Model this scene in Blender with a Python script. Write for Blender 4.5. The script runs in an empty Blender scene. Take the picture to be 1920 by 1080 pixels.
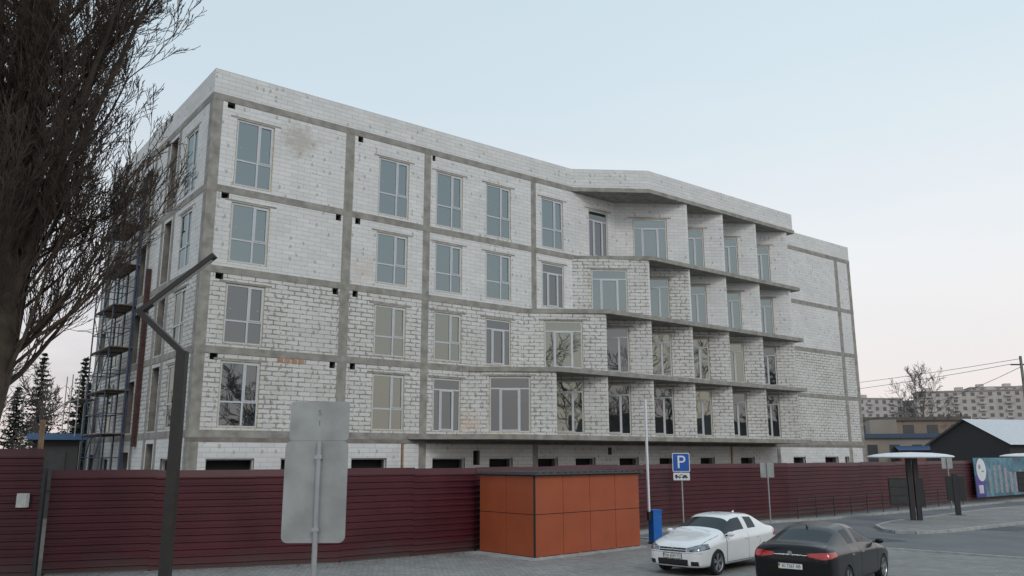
import bpy, math, random, bmesh
from mathutils import Vector, Matrix, noise
random.seed(7)
scn = bpy.context.scene
COL = scn.collection

# ------------------------------------------------------------------ helpers
def new_mat(name):
    m = bpy.data.materials.new(name); m.use_nodes = True
    nt = m.node_tree
    for n in list(nt.nodes): nt.nodes.remove(n)
    o = nt.nodes.new('ShaderNodeOutputMaterial'); b = nt.nodes.new('ShaderNodeBsdfPrincipled')
    nt.links.new(b.outputs[0], o.inputs[0])
    return m, nt, b, o

def N(nt, t, **kw):
    n = nt.nodes.new(t)
    for k, v in kw.items():
        if k in n.inputs.keys(): n.inputs[k].default_value = v
        else: setattr(n, k, v)
    return n

def ramp(nt, src, stops):
    r = nt.nodes.new('ShaderNodeValToRGB')
    els = r.color_ramp.elements
    while len(els) < len(stops): els.new(0.5)
    for e, (p, c) in zip(els, stops):
        e.position = p; e.color = (c[0], c[1], c[2], 1) if not isinstance(c, (int, float)) else (c, c, c, 1)
    nt.links.new(src, r.inputs[0]); return r

def mixc(nt, fac, a, b, mode='MIX'):
    m = nt.nodes.new('ShaderNodeMix'); m.data_type = 'RGBA'; m.blend_type = mode
    for s, v in ((0, fac), (6, a), (7, b)):
        if hasattr(v, 'default_value') or hasattr(v, 'links'): nt.links.new(v, m.inputs[s])
        elif isinstance(v, (int, float)): m.inputs[s].default_value = v
        else: m.inputs[s].default_value = (v[0], v[1], v[2], 1)
    return m.outputs[2]

def math_n(nt, op, a, b=0.5):
    m = nt.nodes.new('ShaderNodeMath'); m.operation = op
    for i, v in enumerate((a, b)):
        if isinstance(v, (int, float)): m.inputs[i].default_value = v
        else: nt.links.new(v, m.inputs[i])
    return m.outputs[0]

def simple(name, col, rough=0.7, metal=0.0, var=0.15, scale=6.0, bump=0.0, bscale=40, coat=0.0, detail=6):
    m, nt, b, o = new_mat(name)
    tc = N(nt, 'ShaderNodeTexCoord')
    nz = N(nt, 'ShaderNodeTexNoise', Scale=scale, Detail=detail)
    nt.links.new(tc.outputs['Object'], nz.inputs['Vector'])
    r = ramp(nt, nz.outputs[0], [(0.3, [c * (1 - var) for c in col]), (0.7, [min(1, c * (1 + var)) for c in col])])
    nt.links.new(r.outputs[0], b.inputs['Base Color'])
    b.inputs['Roughness'].default_value = rough; b.inputs['Metallic'].default_value = metal
    if coat: b.inputs['Coat Weight'].default_value = coat; b.inputs['Coat Roughness'].default_value = 0.03
    if bump:
        nb = N(nt, 'ShaderNodeTexNoise', Scale=bscale, Detail=4.0)
        nt.links.new(tc.outputs['Object'], nb.inputs['Vector'])
        bp = N(nt, 'ShaderNodeBump', Strength=bump, Distance=0.02)
        nt.links.new(nb.outputs[0], bp.inputs['Height']); nt.links.new(bp.outputs[0], b.inputs['Normal'])
    return m

def block_mat(name, mortar, warp, smear_lo, base=(0.66, 0.655, 0.645), mcol=(0.27, 0.265, 0.25), miss=0.0, dirt=0.25):
    m, nt, b, o = new_mat(name)
    uv = N(nt, 'ShaderNodeUVMap'); uv.uv_map = 'UVMap'
    tc = N(nt, 'ShaderNodeTexCoord')
    nw = N(nt, 'ShaderNodeTexNoise', Scale=5.0, Detail=3.0)
    nt.links.new(uv.outputs[0], nw.inputs['Vector'])
    sub = nt.nodes.new('ShaderNodeVectorMath'); sub.operation = 'SUBTRACT'; sub.inputs[1].default_value = (.5, .5, .5)
    nt.links.new(nw.outputs[1], sub.inputs[0])
    sc = nt.nodes.new('ShaderNodeVectorMath'); sc.operation = 'SCALE'; sc.inputs['Scale'].default_value = warp
    nt.links.new(sub.outputs[0], sc.inputs[0])
    ad = nt.nodes.new('ShaderNodeVectorMath'); ad.operation = 'ADD'
    nt.links.new(uv.outputs[0], ad.inputs[0]); nt.links.new(sc.outputs[0], ad.inputs[1])
    def brick(ms, smooth):
        br = nt.nodes.new('ShaderNodeTexBrick'); br.offset = 0.5
        br.inputs['Scale'].default_value = 1.0
        br.inputs['Brick Width'].default_value = 0.6; br.inputs['Row Height'].default_value = 0.2
        br.inputs['Mortar Size'].default_value = ms; br.inputs['Mortar Smooth'].default_value = smooth
        br.inputs['Color1'].default_value = (*[c * 0.93 for c in base], 1)
        br.inputs['Color2'].default_value = (*[min(1, c * 1.03) for c in base], 1)
        br.inputs['Mortar'].default_value = (*mcol, 1)
        nt.links.new(ad.outputs[0], br.inputs['Vector']); return br
    b1 = brick(mortar, 0.2)
    b2 = brick(0.034, 0.3)
    ns = N(nt, 'ShaderNodeTexNoise', Scale=3.2, Detail=4.0, Roughness=0.65)
    nt.links.new(uv.outputs[0], ns.inputs['Vector'])
    # broad areas with sloppier joints
    na = N(nt, 'ShaderNodeTexNoise', Scale=0.45, Detail=2.0); nt.links.new(uv.outputs[0], na.inputs['Vector'])
    nsum = math_n(nt, 'ADD', ns.outputs[0], math_n(nt, 'MULTIPLY', math_n(nt, 'SUBTRACT', na.outputs[0], .5), .5))
    sm = ramp(nt, nsum, [(smear_lo, 0), (smear_lo + 0.04, 1)])
    f2 = math_n(nt, 'MULTIPLY', b2.outputs['Fac'], sm.outputs[0])
    mp = N(nt, 'ShaderNodeMapping'); mp.inputs['Scale'].default_value = (3.333, 5.0, 1)
    nt.links.new(uv.outputs[0], mp.inputs['Vector'])
    vor = N(nt, 'ShaderNodeTexVoronoi', Scale=1.0); vor.inputs['Randomness'].default_value = 0.25
    nt.links.new(mp.outputs[0], vor.inputs['Vector'])
    sepc = N(nt, 'ShaderNodeSeparateColor'); nt.links.new(vor.outputs['Color'], sepc.inputs[0])
    pick = math_n(nt, 'GREATER_THAN', math_n(nt, 'ADD', sepc.outputs[0], math_n(nt, 'MULTIPLY', math_n(nt, 'SUBTRACT', na.outputs[0], .5), .5)), 0.95 - miss)
    sv = nt.nodes.new('ShaderNodeVectorMath'); sv.operation = 'SUBTRACT'
    nt.links.new(mp.outputs[0], sv.inputs[0]); nt.links.new(vor.outputs['Position'], sv.inputs[1])
    sv2 = nt.nodes.new('ShaderNodeVectorMath'); sv2.operation = 'MULTIPLY'; sv2.inputs[1].default_value = (4.6, 1.5, 0); nt.links.new(sv.outputs[0], sv2.inputs[0])
    sl_ = nt.nodes.new('ShaderNodeVectorMath'); sl_.operation = 'LENGTH'; nt.links.new(sv2.outputs[0], sl_.inputs[0])
    vd = math_n(nt, 'LESS_THAN', math_n(nt, 'ADD', sl_.outputs['Value'], math_n(nt, 'MULTIPLY', math_n(nt, 'SUBTRACT', nw.outputs[0], .5), 1.8)), 0.72)
    bl2 = math_n(nt, 'MULTIPLY', pick, vd)
    fac = math_n(nt, 'MAXIMUM', math_n(nt, 'MULTIPLY', f2, 0.85), math_n(nt, 'MULTIPLY', bl2, 0.7))
    col = mixc(nt, fac, b1.outputs['Color'], mcol)
    nd = N(nt, 'ShaderNodeTexNoise', Scale=0.55, Detail=7.0, Roughness=0.6)
    nt.links.new(tc.outputs['Object'], nd.inputs['Vector'])
    rd = ramp(nt, nd.outputs[0], [(0.35, (1 - dirt, 1 - dirt * 1.02, 1 - dirt * 1.1)), (0.62, (1, 1, 1))])
    col = mixc(nt, 1.0, col, rd.outputs[0], 'MULTIPLY')
    for (p, rad, sc_, amt) in (((13.5, -0.2, 4.6), .7, (0.55, 0.34, 0.22), 0.4), ((4.0, 0, 17.2), 1.0, (0.42, 0.39, 0.33), 0.6),
                          ((7.5, 0, 11.6), 0.8, (0.62, 0.48, 0.38), 0.3), ((32.6, -2, 12.1), 1.2, (0.62, 0.48, 0.38), 0.25), ((30, -2, 4.8), 1.0, (0.6, 0.45, 0.34), 0.25), ((18.6, -2, 5.4), .8, (0.5, 0.40, 0.30), 0.3)):
        dn = nt.nodes.new('ShaderNodeVectorMath'); dn.operation = 'DISTANCE'; dn.inputs[1].default_value = p
        nt.links.new(tc.outputs['Object'], dn.inputs[0])
        t = math_n(nt, 'ADD', math_n(nt, 'DIVIDE', dn.outputs['Value'], rad), math_n(nt, 'MULTIPLY', math_n(nt, 'SUBTRACT', ns.outputs[0], 0.5), 2.2))
        rr = ramp(nt, t, [(0.35, amt), (1.0, 0)])
        col = mixc(nt, rr.outputs[0], col, sc_)
    nt.links.new(col, b.inputs['Base Color'])
    b.inputs['Roughness'].default_value = 0.92
    bp = N(nt, 'ShaderNodeBump', Strength=0.5, Distance=0.01); bp.invert = True
    hh = math_n(nt, 'ADD', b1.outputs['Fac'], fac)
    nt.links.new(hh, bp.inputs['Height']); nt.links.new(bp.outputs[0], b.inputs['Normal'])
    return m

def glass_mat(name, refl, tint=(0.66, 0.78, 0.80), dark=(0.03, 0.042, 0.045), wob=0.02):
    m, nt, b, o = new_mat(name)
    nt.nodes.remove(b)
    g = N(nt, 'ShaderNodeBsdfGlossy', Roughness=0.015); g.inputs['Color'].default_value = (*tint, 1)
    d = N(nt, 'ShaderNodeBsdfDiffuse'); d.inputs['Color'].default_value = (*dark, 1)
    lw = N(nt, 'ShaderNodeLayerWeight', Blend=0.35)
    f = math_n(nt, 'ADD', math_n(nt, 'MULTIPLY', lw.outputs['Fresnel'], 0.4), refl)
    mx = N(nt, 'ShaderNodeMixShader'); nt.links.new(f, mx.inputs[0])
    nt.links.new(d.outputs[0], mx.inputs[1]); nt.links.new(g.outputs[0], mx.inputs[2]); nt.links.new(mx.outputs[0], o.inputs[0])
    tc = N(nt, 'ShaderNodeTexCoord'); nz = N(nt, 'ShaderNodeTexNoise', Scale=0.9, Detail=1.0)
    nt.links.new(tc.outputs['Object'], nz.inputs['Vector'])
    bp = N(nt, 'ShaderNodeBump', Strength=wob * 10, Distance=0.02)
    nt.links.new(nz.outputs[0], bp.inputs['Height']); nt.links.new(bp.outputs[0], g.inputs['Normal'])
    return m

class MB:
    def __init__(s): s.v = []; s.f = []; s.m = []; s.uv = []; s.mats = []; s.smooth = False
    def mi(s, mat):
        if mat not in s.mats: s.mats.append(mat)
        return s.mats.index(mat)
    def face(s, pts, mat, uvs=None):
        i = len(s.v); s.v.extend([tuple(p) for p in pts]); s.f.append(tuple(range(i, i + len(pts))))
        s.m.append(s.mi(mat))
        if uvs is None:
            a = Vector(pts[0]); b_ = Vector(pts[1]); c = Vector(pts[2]); n = (b_ - a).cross(c - a)
            if abs(n.z) > 0.7 * n.length: uvs = [(p[0], p[1]) for p in pts]
            elif abs(n.x) > abs(n.y): uvs = [(p[1], p[2]) for p in pts]
            else: uvs = [(p[0], p[2]) for p in pts]
        s.uv.extend(uvs)
    def box(s, x0, x1, y0, y1, z0, z1, mat, M=None):
        c = [(x0, y0, z0), (x1, y0, z0), (x1, y1, z0), (x0, y1, z0), (x0, y0, z1), (x1, y0, z1), (x1, y1, z1), (x0, y1, z1)]
        if M is not None: c = [tuple(M @ Vector(p)) for p in c]
        for q in ((0, 3, 2, 1), (4, 5, 6, 7), (0, 1, 5, 4), (1, 2, 6, 5), (2, 3, 7, 6), (3, 0, 4, 7)):
            s.face([c[i] for i in q], mat)
    def prism(s, poly, z0, z1, mat):
        n = len(poly)
        s.face([(p[0], p[1], z1) for p in poly], mat); s.face([(p[0], p[1], z0) for p in reversed(poly)], mat)
        for i in range(n):
            a, b_ = poly[i], poly[(i + 1) % n]
            s.face([(a[0], a[1], z0), (b_[0], b_[1], z0), (b_[0], b_[1], z1), (a[0], a[1], z1)], mat)
    def tube(s, pts, rads, mat, sides=6, cap=True):
        rings = []
        pts = [Vector(p) for p in pts]
        k = s.mi(mat)
        ref = None
        for i, p in enumerate(pts):
            d = (pts[min(i + 1, len(pts) - 1)] - pts[max(i - 1, 0)])
            if d.length < 1e-9: d = Vector((0, 0, 1))
            d.normalize()
            if ref is None:
                ref = d.cross(Vector((0.123, 0.98, 0.1)))
                if ref.length < .1: ref = d.cross(Vector((1, 0, 0)))
            a = (ref - d * ref.dot(d)).normalized(); b_ = d.cross(a); ref = a
            base = len(s.v); r = rads[i] if isinstance(rads, (list, tuple)) else rads
            for j in range(sides):
                t = 2 * math.pi * j / sides
                s.v.append(tuple(p + a * (r * math.cos(t)) + b_ * (r * math.sin(t))))
            rings.append(base)
        for i in range(len(rings) - 1):
            for j in range(sides):
                j2 = (j + 1) % sides
                s.f.append((rings[i] + j, rings[i] + j2, rings[i + 1] + j2, rings[i + 1] + j)); s.m.append(k)
                s.uv.extend([(0, 0)] * 4)
        if cap:
            s.f.append(tuple(rings[-1] + j for j in range(sides))); s.m.append(k); s.uv.extend([(0, 0)] * sides)
            s.f.append(tuple(rings[0] + j for j in reversed(range(sides)))); s.m.append(k); s.uv.extend([(0, 0)] * sides)
    def obj(s, name, parent=None, smooth=False, M=None):
        me = bpy.data.meshes.new(name); me.from_pydata(s.v, [], s.f)
        for m in s.mats: me.materials.append(m)
        me.polygons.foreach_set('material_index', s.m)
        ul = me.uv_layers.new(name='UVMap')
        flat = [c for u in s.uv for c in u]
        ul.data.foreach_set('uv', flat)
        if smooth: me.polygons.foreach_set('use_smooth', [True] * len(me.polygons))
        me.update()
        o = bpy.data.objects.new(name, me); COL.objects.link(o)
        if parent: o.parent = parent
        if M is not None: o.matrix_local = M
        return o

def empty(name, loc=(0, 0, 0), rz=0):
    e = bpy.data.objects.new(name, None); COL.objects.link(e); e.location = loc; e.rotation_euler = (0, 0, rz); e.empty_display_size = 0.3
    return e

def text(name, body, size, M, mat, parent, extrude=0.002, align='CENTER', sx=1.0):
    cu = bpy.data.curves.new(name, 'FONT'); cu.body = body; cu.size = size; cu.extrude = extrude
    cu.align_x = align; cu.align_y = 'CENTER'; cu.materials.append(mat)
    o = bpy.data.objects.new(name, cu); COL.objects.link(o); o.parent = parent
    o.matrix_local = M @ Matrix.Diagonal((sx, 1, 1, 1)); return o

def frameM(p, right, up):
    r = Vector(right).normalized(); u = Vector(up).normalized(); n = r.cross(u)
    M = Matrix.Identity(4)
    for i in range(3): M[i][0] = r[i]; M[i][1] = u[i]; M[i][2] = n[i]; M[i][3] = p[i]
    return M

# ------------------------------------------------------------------ camera
H = 3.0; fpx, pit, rol = 1535.4, 0.2031, -0.0023
F = Vector((0, math.cos(pit), math.sin(pit))); U0 = Vector((0, -math.sin(pit), math.cos(pit))); R0 = Vector((1, 0, 0))
Rr = R0 * math.cos(rol) + U0 * math.sin(rol); Uu = U0 * math.cos(rol) - R0 * math.sin(rol)
cd = bpy.data.cameras.new('camera'); cam = bpy.data.objects.new('camera', cd); COL.objects.link(cam)
M = Matrix.Identity(4)
for i in range(3): M[i][0] = Rr[i]; M[i][1] = Uu[i]; M[i][2] = -F[i]
M[2][3] = H
cam.matrix_world = M; cd.sensor_width = 36; cd.lens = fpx / 1920 * 36; cd.clip_end = 5000; cd.clip_start = 0.1
scn.camera = cam

# ------------------------------------------------------------------ world & sun
w = bpy.data.worlds.new('World'); scn.world = w; w.use_nodes = True
nt = w.node_tree
for n in list(nt.nodes): nt.nodes.remove(n)
SUN_EL, SUN_AZ = math.radians(36), math.radians(158)
sky = nt.nodes.new('ShaderNodeTexSky'); sky.sky_type = 'NISHITA'; sky.sun_disc = False
sky.sun_elevation = SUN_EL; sky.sun_rotation = SUN_AZ; sky.dust_density = 2.0
bg1 = nt.nodes.new('ShaderNodeBackground'); bg1.inputs[1].default_value = 0.10
nt.links.new(sky.outputs[0], bg1.inputs[0])
tc = nt.nodes.new('ShaderNodeTexCoord')
sp = nt.nodes.new('ShaderNodeSeparateXYZ'); nt.links.new(tc.outputs['Generated'], sp.inputs[0])
mp = nt.nodes.new('ShaderNodeMapping'); mp.inputs['Scale'].default_value = (1.2, 1.2, 4.5)
nt.links.new(tc.outputs['Generated'], mp.inputs[0])
cn = N(nt, 'ShaderNodeTexNoise', Scale=1.6, Detail=7.0, Roughness=0.55); nt.links.new(mp.outputs[0], cn.inputs['Vector'])
el = math_n(nt, 'ADD', sp.outputs[2], math_n(nt, 'MULTIPLY', math_n(nt, 'SUBTRACT', cn.outputs[0], 0.5), 0.10))
gr = ramp(nt, el, [(0.0, (0.95, 0.82, 0.78)), (0.10, (0.96, 0.90, 0.88)), (0.22, (0.92, 0.94, 0.96)), (0.42, (0.73, 0.85, 0.92)), (0.75, (0.59, 0.75, 0.86))])
cr = ramp(nt, cn.outputs[0], [(0.44, 0), (0.62, 1)])
low = ramp(nt, sp.outputs[2], [(0.02, 1), (0.40, 0)])
lx = math_n(nt, 'ADD', math_n(nt, 'MULTIPLY', sp.outputs[0], 0.5), 0.5)
lft = ramp(nt, lx, [(0.2, 0.9), (0.66, 0.08)])
cf = math_n(nt, 'MULTIPLY', math_n(nt, 'MULTIPLY', cr.outputs[0], low.outputs[0]), lft.outputs[0])
gcol = mixc(nt, cf, gr.outputs[0], (0.50, 0.50, 0.55))
dim = mixc(nt, lft.outputs[0], gcol, mixc(nt, 1.0, gcol, (0.86, 0.87, 0.89), 'MULTIPLY'))
bg2 = nt.nodes.new('ShaderNodeBackground'); bg2.inputs[1].default_value = 1.0; nt.links.new(dim, bg2.inputs[0])
mx = nt.nodes.new('ShaderNodeMixShader'); mx.inputs[0].default_value = 0.93
wo = nt.nodes.new('ShaderNodeOutputWorld')
nt.links.new(bg1.outputs[0], mx.inputs[1]); nt.links.new(bg2.outputs[0], mx.inputs[2]); nt.links.new(mx.outputs[0], wo.inputs[0])
sd = bpy.data.lights.new('sun', 'SUN'); sd.energy = 0.7; sd.angle = math.radians(14); sd.color = (1.0, 0.93, 0.86)
so = bpy.data.objects.new('sun', sd); COL.objects.link(so)
sdir = Vector((math.sin(SUN_AZ) * math.cos(SUN_EL), math.cos(SUN_AZ) * math.cos(SUN_EL), math.sin(SUN_EL)))
so.rotation_euler = sdir.to_track_quat('Z', 'Y').to_euler()
scn.view_settings.view_transform = 'Standard'; scn.view_settings.look = 'None'; scn.view_settings.exposure = 0

# ------------------------------------------------------------------ materials
M_thin = block_mat('block_thin', 0.006, 0.02, 0.67, miss=0.03, dirt=0.08, mcol=(0.38, 0.375, 0.36), base=(0.74, 0.738, 0.73))
M_thick = block_mat('block_thick', 0.012, 0.05, 0.49, miss=0.14, dirt=0.13, mcol=(0.29, 0.275, 0.25), base=(0.70, 0.69, 0.67))
M_conc = simple('concrete', (0.30, 0.285, 0.26), 0.9, var=0.28, scale=2.2, bump=0.4, bscale=14)
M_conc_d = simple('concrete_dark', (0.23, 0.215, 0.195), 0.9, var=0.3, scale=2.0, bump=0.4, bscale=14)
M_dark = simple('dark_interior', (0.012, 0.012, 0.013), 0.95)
M_foam = simple('foam', (0.52, 0.44, 0.24), 0.95, var=0.35, scale=8, bump=0.6, bscale=30)
M_frame = simple('upvc_frame', (0.55, 0.57, 0.60), 0.4, var=0.05)
G1 = glass_mat('glass_sky', 0.27); G2 = glass_mat('glass_mid', 0.27, tint=(0.76, 0.79, 0.70)); G3 = glass_mat('glass_dark', 0.20, tint=(0.7, 0.74, 0.76), dark=(.02, .024, .026))
M_orange_br = simple('orange_brick', (0.46, 0.25, 0.15), 0.9, var=0.2)
M_steel = simple('galvanised', (0.42, 0.43, 0.44), 0.45, metal=0.6, var=0.12, scale=3)
M_black = simple('dark_metal', (0.03, 0.03, 0.032), 0.45, var=0.1)

# ------------------------------------------------------------------ building
TH = 0.9034
bld = empty('unfinished_apartment_building', (-12.87, 33.0, 0), math.radians(90) - TH)
Z = [0.0, 3.94, 7.35, 10.73, 14.25, 18.36]; ZT = 19.62
FR = [17.14, 20.8, 24.4, 28.0, 31.5, 35.0, 38.55]; NF = 2.5; LEN = 51.2; DEP = 18.3
walls = MB(); trim = MB(); win = MB(); slabs = MB()

def P3(o, d, a, z, out=0.0):
    n = (d[1], -d[0]); return (o[0] + d[0] * a + n[0] * out, o[1] + d[1] * a + n[1] * out, z)

def slabbox(mb, o, d, a0, a1, z0, z1, o0, o1, mat):
    c = [P3(o, d, a0, z0, o1), P3(o, d, a1, z0, o1), P3(o, d, a1, z0, o0), P3(o, d, a0, z0, o0),
         P3(o, d, a0, z1, o1), P3(o, d, a1, z1, o1), P3(o, d, a1, z1, o0), P3(o, d, a0, z1, o0)]
    for q in ((0, 3, 2, 1), (4, 5, 6, 7), (0, 1, 5, 4), (1, 2, 6, 5), (2, 3, 7, 6), (3, 0, 4, 7)):
        pts = [c[i] for i in q]
        if q == (0, 1, 5, 4): mb.face(pts, mat, [(a0, z0), (a1, z0), (a1, z1), (a0, z1)])
        else: mb.face(pts, mat)

def window(o, d, a0, a1, z0, z1, kind, glass, frame=None, back=0.10):
    fr = frame or M_frame; t = 0.06
    fb = -back; ff = -back + 0.06
    if kind in 'AB':
        q = 0.042
        for (x0, x1, y0, y1) in ((a0, a0 + q, z0, z1), (a1 - q, a1, z0, z1), (a0 + q, a1 - q, z0, z0 + q), (a0 + q, a1 - q, z1 - q, z1)):
            slabbox(win, o, d, x0, x1, y0, y1, fb, fb + 0.045 + random.random() * .01, M_foam)
        a0 += q; a1 -= q; z0 += q; z1 -= q
    def bar(x0, x1, y0, y1, e=0.0): slabbox(win, o, d, x0, x1, y0, y1, fb, ff + e, fr)
    bar(a0, a0 + t, z0, z1); bar(a1 - t, a1, z0, z1); bar(a0 + t, a1 - t, z0, z0 + t); bar(a0 + t, a1 - t, z1 - t, z1)
    wd, ht = a1 - a0, z1 - z0
    if kind == 'A':
        xm = a0 + wd * 0.60; zm = z0 + ht * 0.385
        bar(xm - .04, xm + .04, z0 + t, z1 - t, .004); bar(a0 + t, xm - .04, zm - .035, zm + .035); bar(xm + .04, a1 - t, zm - .035, zm + .035)
        s = .045
        for (x0, x1, y0, y1) in ((xm + .04, xm + .04 + s, zm + .035, z1 - t), (a1 - t - s, a1 - t, zm + .035, z1 - t), (xm + .04 + s, a1 - t - s, zm + .035, zm + .035 + s), (xm + .04 + s, a1 - t - s, z1 - t - s, z1 - t)):
            bar(x0, x1, y0, y1, .02)
    elif kind == 'B':
        zm = z1 - ht * 0.21; bar(a0 + t, a1 - t, zm - .035, zm + .035)
        for k in (0.26, 0.74):
            xm = a0 + wd * k; bar(xm - .04, xm + .04, z0 + t, zm - .035)
        s = .05; x0 = a0 + wd * .26 + .04; x1 = a0 + wd * .74 - .04
        bar(x0, x0 + s, z0 + t, zm - .035, .02); bar(x1 - s, x1, z0 + t, zm - .035, .02); bar(x0 + s, x1 - s, z0 + t, z0 + t + s * 1.3, .02); bar(x0 + s, x1 - s, zm - .035 - s, zm - .035, .02)
    j = lambda: random.uniform(-.004, .004)
    if kind == 'A': cells = [(a0, xm, z0, zm), (a0, xm, zm, z1), (xm, a1, z0, zm), (xm, a1, zm, z1)]
    elif kind == 'B': cells = [(a0, a1, zm, z1), (a0, a0 + wd * .26, z0, zm), (a0 + wd * .26, a0 + wd * .74, z0, zm), (a0 + wd * .74, a1, z0, zm)]
    else: cells = [(a0, a1, z0, z1)]
    for (x0, x1, y0, y1) in cells:
        e = fb + .03; tx, tz = j(), j()
        win.face([P3(o, d, x0, y0, e - tx - tz), P3(o, d, x1, y0, e + tx - tz), P3(o, d, x1, y1, e + tx + tz), P3(o, d, x0, y1, e - tx + tz)], glass)
    if kind == 'A' and random.random() < .8:
        for (sx_, sz_) in ((a0 + wd * .12, zm + ht * .2), (a1 - wd * .16, zm + ht * .2)):
            slabbox(win, o, d, sx_, sx_ + .05, sz_, sz_ + .03, fb + .034, fb + .04, M_frame)

def wall(o, d, L, z0, z1, ops, mat, uoff=0.0, depth=0.28):
    xs = sorted({0, L} | {v for p in ops for v in p[:2]}); zs = sorted({z0, z1} | {v for p in ops for v in p[2:4]})
    for i in range(len(xs) - 1):
        for k in range(len(zs) - 1):
            cx, cz = (xs[i] + xs[i + 1]) / 2, (zs[k] + zs[k + 1]) / 2
            if any(p[0] < cx < p[1] and p[2] < cz < p[3] for p in ops): continue
            a, b_, c, e = xs[i], xs[i + 1], zs[k], zs[k + 1]
            walls.face([P3(o, d, a, c), P3(o, d, b_, c), P3(o, d, b_, e), P3(o, d, a, e)], mat, [(a + uoff, c), (b_ + uoff, c), (b_ + uoff, e), (a + uoff, e)])
    for p in ops:
        a, b_, c, e = p[:4]; k = p[4]; D = -depth if k in 'AB' else -0.5
        if k == 'H': D = -.25
        for (q0, q1) in (((a, c), (a, e)), ((b_, e), (b_, c)), ((b_, c), (a, c)), ((a, e), (b_, e))):
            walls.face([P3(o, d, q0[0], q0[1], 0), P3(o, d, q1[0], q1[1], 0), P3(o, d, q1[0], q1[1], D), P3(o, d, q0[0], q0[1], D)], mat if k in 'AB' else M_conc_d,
                       [(q0[0], q0[1]), (q1[0], q1[1]), (q1[0] + D, q1[1]), (q0[0] + D, q0[1])])
        if k in 'AB':
            window(o, d, a, b_, c, e, k, p[5])
            ex = 0.28
            slabbox(trim, o, d, max(.02, a - ex), min(L - .02, b_ + ex), e + .02, e + .10, -.05, .004, M_conc)
        else:
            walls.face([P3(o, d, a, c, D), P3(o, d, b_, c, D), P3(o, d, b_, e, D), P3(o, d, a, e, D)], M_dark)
            if k == 'G':
                t = .06
                for (x0, x1, y0, y1) in ((a, a + t, c, e), (b_ - t, b_, c, e), (a + t, b_ - t, e - t, e)):
                    slabbox(trim, o, d, x0, x1, y0, y1, -.2, -.1, M_frame)

fx = (1.0, 0.0)
WX = [(1.08, 2.80), (8.12, 9.86), (11.45, 13.12), (14.62, 16.32), (18.50, 20.15), (22.15, 23.75)]
flat_end = [13.6, 17.14, 20.8, 24.4]; nw_ = [3, 4, 5, 6]
wz = [(4.17, 6.93), (7.62, 10.20), (11.1, 13.76), (14.5, 17.55)]
for f in range(4):
    zb, zt = Z[f + 1] + .1, Z[f + 2] - .1
    ops = []
    for i in range(nw_[f]):
        a, b_ = WX[i]; z0, z1 = wz[f]
        kind = 'B' if i == nw_[f] - 1 else 'A'
        g = G1 if f >= 2 else (G2 if i else G3)
        if kind == 'B': g = G3
        if i > 0: z1 -= 0.12
        ops.append((a, b_, z0, z1, kind, g))
    ops.append((.62, .95, zt - .32, zt - .04, 'H'))
    if f < 3: ops.append((5.95, 6.22, zt - .34, zt - .04, 'H'))
    ops.append((6.95, 7.22, zt - .34, zt - .04, 'H'))
    if f == 3: ops.append((11.2, 11.38, zt - .34, zt - .04, 'H'))
    wall((0, 0), fx, flat_end[f], zb, zt, ops, M_thin if f >= 2 else M_thick, uoff=f * .37)
    wall((38.75, 0), fx, LEN - 38.75, zb, zt, [], M_thin if f >= 2 else M_thick, uoff=f * .37)
    starts = [flat_end[f]] + FR[f:-1]; ends = FR[f:]
    for k, (s0, s1) in enumerate(zip(starts, ends)):
        dx, dy = s1 - (s0 + (.15 if k else 0)), -NF; Ld = math.hypot(dx, dy); d = (dx / Ld, dy / Ld)
        z0, z1 = zb + .12, zb + 2.95
        if f == 1: z1 = zb + 2.75
        if f == 2: z1 = zb + 2.72
        if f == 3: z1 = zb + 2.88
        g = [G3, G2, G1, G1][f]
        if f <= 1 and k in (1, 4): g = G2
        if f == 1 and k in (1, 5): g = G3
        a0, a1 = Ld - 3.32, Ld - 1.2
        wall((s0 + (.15 if k else 0), 0), d, Ld, zb, zt, [(a0, a1, z0, z1, 'B', g)], M_thick if f < 2 or (f == 2 and k < 2) else M_thin, uoff=k * 1.7)
        mt = M_thick if f < 2 else M_thin
        walls.face([(s1, -NF, zb), (s1 + .15, -NF, zb), (s1 + .15, -NF, zt), (s1, -NF, zt)], mt)
        walls.face([(s1 + .15, -NF, zb), (s1 + .15, 0, zb), (s1 + .15, 0, zt), (s1 + .15, -NF, zt)], mt, [(0, zb), (NF, zb), (NF, zt), (0, zt)])
gops = []
for (a, b_) in ((.75, 2.75), (3.9, 5.7), (7.2, 9.0), (11.5, 13.4), (14.9, 16.4), (17.8, 19.5), (20.8, 22.3), (24.2, 25.8), (27.6, 29), (31.4, 32.8), (35.5, 37), (41.5, 43), (45.5, 47.3), (48.2, 48.8)):
    gops.append((a, b_, 0.3, 2.95, 'G'))
gops += [(13.9, 14.3, 2.6, 3.3, 'H'), (23.3, 23.6, 3.1, 3.5, 'H')]
wall((0, 0), fx, LEN, 0, Z[1] - .1, gops, M_thin)
out = [(0, 0), (20.85, 0), (24.66, -2.55), (39.4, -2.55), (39.4, 0), (LEN, 0)]
for i in range(len(out) - 1):
    a, b_ = out[i], out[i + 1]; L = math.hypot(b_[0] - a[0], b_[1] - a[1]); d = ((b_[0] - a[0]) / L, (b_[1] - a[1]) / L)
    wall(a, d, L, Z[5] + .1, ZT, [], M_thin, uoff=a[0])
roofpoly = out + [(LEN, DEP), (0, DEP)]
slabs.face([(p[0], p[1], ZT - .01) for p in roofpoly], M_conc)
dl = (0.0, -1.0)
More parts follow.
